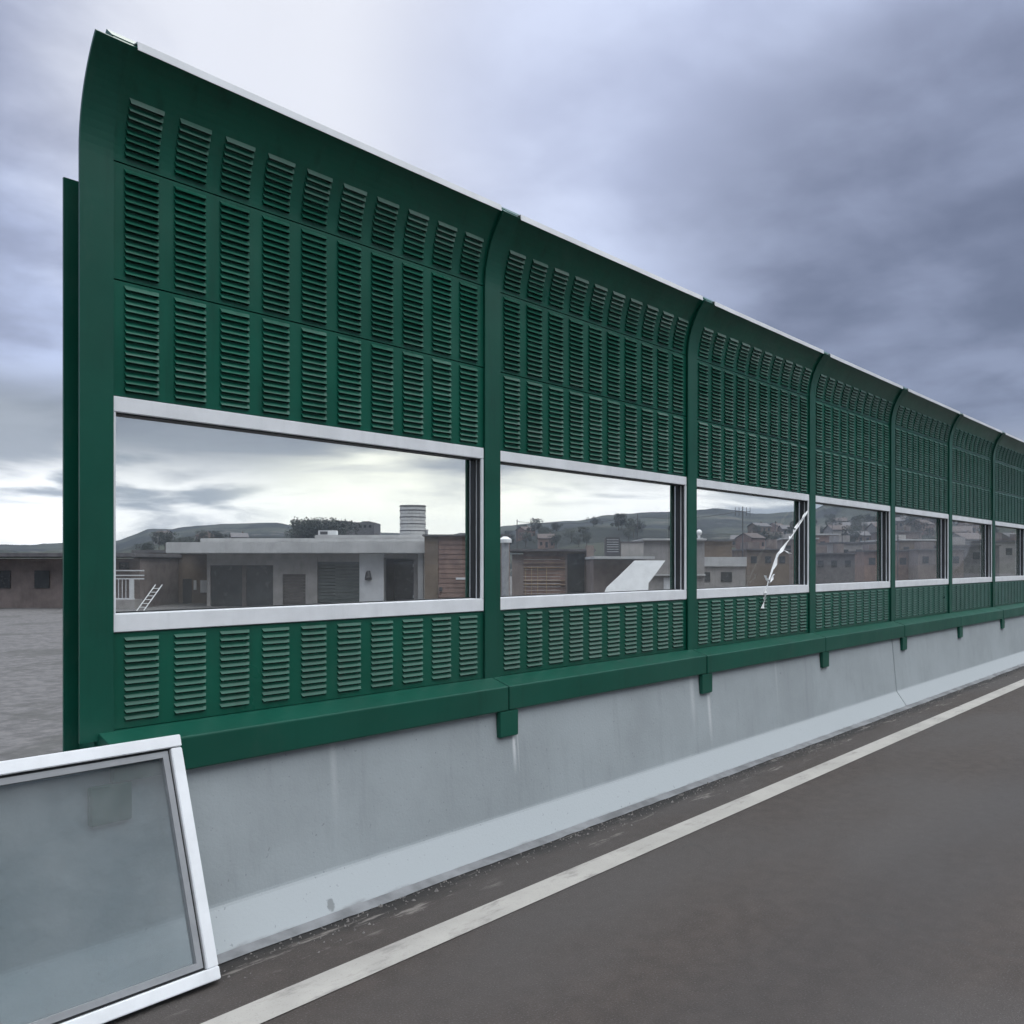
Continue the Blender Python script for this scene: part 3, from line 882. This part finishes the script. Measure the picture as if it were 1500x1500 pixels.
blk = random.Random(12)
BW = ['brown', 'mauve', 'slate', 'stucco', 'red_brown']
BN = ['brown', 'mauve-grey', 'dark slate', 'grey', 'red-brown']
SPOT = ['in the third window behind the torn strip', 'at the right of the third window behind the torn strip', 'in the fourth window, nearest there', 'at the right of the fourth window',
        'between the fourth and fifth windows', 'in the fifth window', 'between the fifth and sixth windows', 'in the sixth window', 'in the seventh window', 'set back at the left of the fourth window', 'set back in the fifth window']
for i, (px, wd, top, Z) in enumerate(((1125, 62, 806, 62), (1172, 50, 790, 84), (1222, 58, 812, 66), (1258, 60, 796, 92), (1300, 64, 808, 74), (1345, 60, 792, 96), (1378, 62, 806, 70), (1430, 66, 800, 80), (1478, 60, 794, 90), (1205, 46, 784, 118), (1320, 56, 780, 125))):
    ci = (i + (i == 10)) % 5
    w_ = BW[ci]
    q = Site('flat_roofed_block', px, Z, '%s flat-roofed block seen %s' % (BN[ci], SPOT[i]), 'building', 'flat-roofed blocks of the near town')
    q.o.rotation_euler.z += blk.uniform(-.25, .25)
    q.part('wall', w_, [(px - wd / 2, px + wd / 2, top, None, 0, 7)])
    q.part('roof', ('slate', 'fascia')[i % 4 == 1], [(px - wd / 2 - 1.5, px + wd / 2 + 1.5, top - 2.2, top, -.2, 7.2, .02)])
    hh = 848 - top
    for c_ in range(3):
        x = px - wd / 2 + wd * (c_ + .5) / 3
        q.part('window', 'dark_glass', [(x - wd * .07, x + wd * .07, top + 9, top + 19, -.04, .03)])
    q.part('stair_head', ('mauve', 'stucco')[i % 2], [(px - wd * .3, px - wd * .02, top - 2.2 - blk.uniform(7, 13), top - 2.2, 2, 4.5)])
    if i % 2 == 0:
        mb = MB(); mb.tube((q.X(px + wd * .22), 1.5, q.H(top - 2)), (q.X(px + wd * .22), 1.5, q.H(top - 2) + .7), .4, .4, 14); mb.build('tank', M['mauve'], q.o)
    mb = MB(); mb.tube((q.X(px + wd * .36), 2, q.H(top)), (q.X(px + wd * .36), 2, q.H(top) + blk.uniform(1.2, 2.6)), .03, None, 5); mb.build('aerial', M['dark_metal'], q.o)

# houses of the hillside town seen through the farther windows
def make_house(i, wall, roof):
    w, d_, hh = 6 + i % 3, 7, 3.2 + .5 * (i % 2)
    t = thing('hillside_house', (0, 0, 0), 'x', 'house', 'houses of the hillside town')
    mb = MB(); mb.box(-w / 2, w / 2, -d_ / 2, d_ / 2, -3, hh)
    for sx in (1, -1): mb.poly([(sx * w / 2, -d_ / 2, hh), (sx * w / 2, d_ / 2, hh), (sx * w / 2, 0, hh + 1.5)])
    mb.build('wall', M[wall], t)
    mb = MB()
    for sy in (-1, 1):
        y1, z1 = sy * (d_ / 2 + .4), hh - .16
        mb.quad((-w / 2 - .3, y1, z1), (w / 2 + .3, y1, z1), (w / 2 + .3, 0, hh + 1.56), (-w / 2 - .3, 0, hh + 1.56))
        mb.quad((-w / 2 - .3, y1, z1 + .14), (w / 2 + .3, y1, z1 + .14), (w / 2 + .3, 0, hh + 1.7), (-w / 2 - .3, 0, hh + 1.7))
    r_ = mb.build('roof', M[roof], t)
    mb = MB(); mb.box(w * .2, w * .2 + .5, .6, 1.1, hh + .6, hh + 2.3); mb.build('chimney', M['mauve'], r_)
    for k in range(3):
        x = -w / 2 + w * (k + .5) / 3
        mb = MB()
        mb.box(x - .45, x + .45, -d_ / 2 - .04, -d_ / 2 + .02, (.2 if k == 1 else 1.0), 2.3)
        mb.build('door' if k == 1 else 'window', M['dark_glass'], t)
    return t
protos = [make_house(0, 'mauve', 'slate'), make_house(1, 'stucco', 'tile'), make_house(2, 'brown', 'slate'), make_house(3, 'red_brown', 'tile')]
HL = ['grey-mauve slate-roofed house on the far hillside', 'grey tile-roofed house on the far hillside',
      'brown slate-roofed house on the far hillside', 'red-brown tile-roofed house on the far hillside']
spots = []
rng = random.Random(21)
tries = 0
while len(spots) < 36 and tries < 4000:
    tries += 1
    px = rng.uniform(1085, 1500); dep = rng.uniform(130, 380)
    p = ground_point(px, dep)
    if p.y < 18: continue
    if all((p - q[0]).length > 10 for q in spots): spots.append((p, px, dep))
for px, dep in ((240, 330), (300, 300), (350, 260), (770, 300), (800, 240)): spots.append((ground_point(px, dep), px, dep))
used = set()
for i, (p, px, dep) in enumerate(spots):
    k = rng.randrange(4)
    o = protos[k] if k not in used else copy_tree(protos[k])
    used.add(k)
    z = max(GZ, terrain_z(px, dep)) if dep > 95 else GZ
    o.location = (p.x, p.y, z)
    sc_ = rng.uniform(.62, .85); o.scale = (sc_, sc_, sc_)
    o.rotation_euler = (0, 0, RZ + rng.uniform(-.7, .7))
    o['label'] = HL[k]
    o['group'] = 'houses of the hillside town, ' + ('mauve', 'grey', 'brown', 'red-brown')[k]

hb = Site('long_hilltop_building', 512, 255, 'long dark flat-topped building on the hill above the flat-roofed house', 'building', base=2.0)
hb.part('wall', 'slate', [(478, 548, 765, None, 0, 12)])
hb.part('stair_head', 'slate', [(492, 506, 762.5, 765, 2, 8), (528, 540, 763, 765, 2, 8)])
for i in range(9):
    hb.part('window', 'dark_glass', [(482 + i * 7.3, 485.5 + i * 7.3, 769, 773, -.1, .05)])
# trees: each a trunk with a crown of leaf-sized faces
def make_tree(seed, hgt, wid):
    r_ = random.Random(seed)
    t = thing('tree', (0, 0, 0), 'x', 'tree')
    mb = MB()
    mb.tube((0, 0, -1), (0, 0, hgt * .55), .22, .1, 7)
    for i in range(5):
        a = r_.uniform(0, 6.28); z0 = hgt * r_.uniform(.25, .5)
        mb.tube((0, 0, z0), (math.cos(a) * wid * .3, math.sin(a) * wid * .3, z0 + hgt * .25), .08, .03, 5)
    mb.build('trunk', M['bark'], t)
    mb = MB()
    cl_ = [(r_.gauss(0, wid * .22), r_.gauss(0, wid * .22), hgt * r_.uniform(.35, .92), wid * r_.uniform(.13, .24)) for _ in range(16)]
    for (cx, cy, cz, cr) in cl_:
        for _ in range(110):
            v = Vector((r_.gauss(0, 1), r_.gauss(0, 1), r_.gauss(0, .8))).normalized() * cr * r_.uniform(.5, 1.1)
            c = Vector((cx, cy, cz)) + v
            e = Vector((r_.gauss(0, 1), r_.gauss(0, 1), r_.gauss(0, 1))).normalized()
            f_ = e.orthogonal().normalized()
            sz = r_.uniform(.10, .26)
            mb.quad(c - e * sz, c + f_ * sz * .6, c + e * sz, c - f_ * sz * .6)
    mb.build('crown', M['leaf'], t)
    return t
tp = [make_tree(3, 6.5, 6.0), make_tree(8, 5.5, 6.5), make_tree(13, 7.5, 5.5)]
tree_spots = [(441 + i * 5.2, 225 + (i * 37) % 24) for i in range(12)]
tree_spots2 = [(rng.uniform(1100, 1500), rng.uniform(190, 400)) for _ in range(60)] + [(215 + i * 9, 200 + (i * 53) % 60) for i in range(13)] + [(rng.uniform(740, 1010), rng.uniform(230, 330)) for _ in range(24)]
usedt = set()
for j, (px, dep) in enumerate(tree_spots + tree_spots2):
    k = j % 3
    o = tp[k] if k not in usedt else copy_tree(tp[k])
    usedt.add(k)
    p = ground_point(px, dep)
    o.location = (p.x, p.y, terrain_z(px, dep) if dep > 95 else GZ)
    o.rotation_euler = (0, 0, rng.uniform(0, 6.28))
    if j < len(tree_spots):
        zt = height(763 + 3 * ((j * 7) % 3), dep)
        s_ = (zt - o.location.z) / (6.2, 5.2, 7.0)[k]
        o.scale = (s_, s_, s_)
        o['label'] = 'dark bushy tree in the row above the flat-roofed house'
        o['group'] = 'row of trees above the flat-roofed house'
    else:
        s_ = rng.uniform(.45, .8); o.scale = (s_, s_, s_)
        o['label'] = 'dark bushy tree scattered on the far slope'
        o['group'] = 'trees scattered on the far slope'

# air: even haze round the whole scene
HAZE = 0.00020
mb = MB(); mb.box(-1900, 2300, -1900, 2300, -2.0, 150)
hz = mb.build('haze', bpy.data.materials.new('air'))
hm = hz.data.materials[0]; hm.use_nodes = True
hn = hm.node_tree; hn.nodes.clear()
ho = hn.nodes.new('ShaderNodeOutputMaterial'); hv = hn.nodes.new('ShaderNodeVolumePrincipled')
hv.inputs['Color'].default_value = (.66, .79, 1.0, 1)
hv.inputs['Density'].default_value = HAZE
hn.links.new(hv.outputs[0], ho.inputs['Volume'])
tag(hz, kind='stuff')
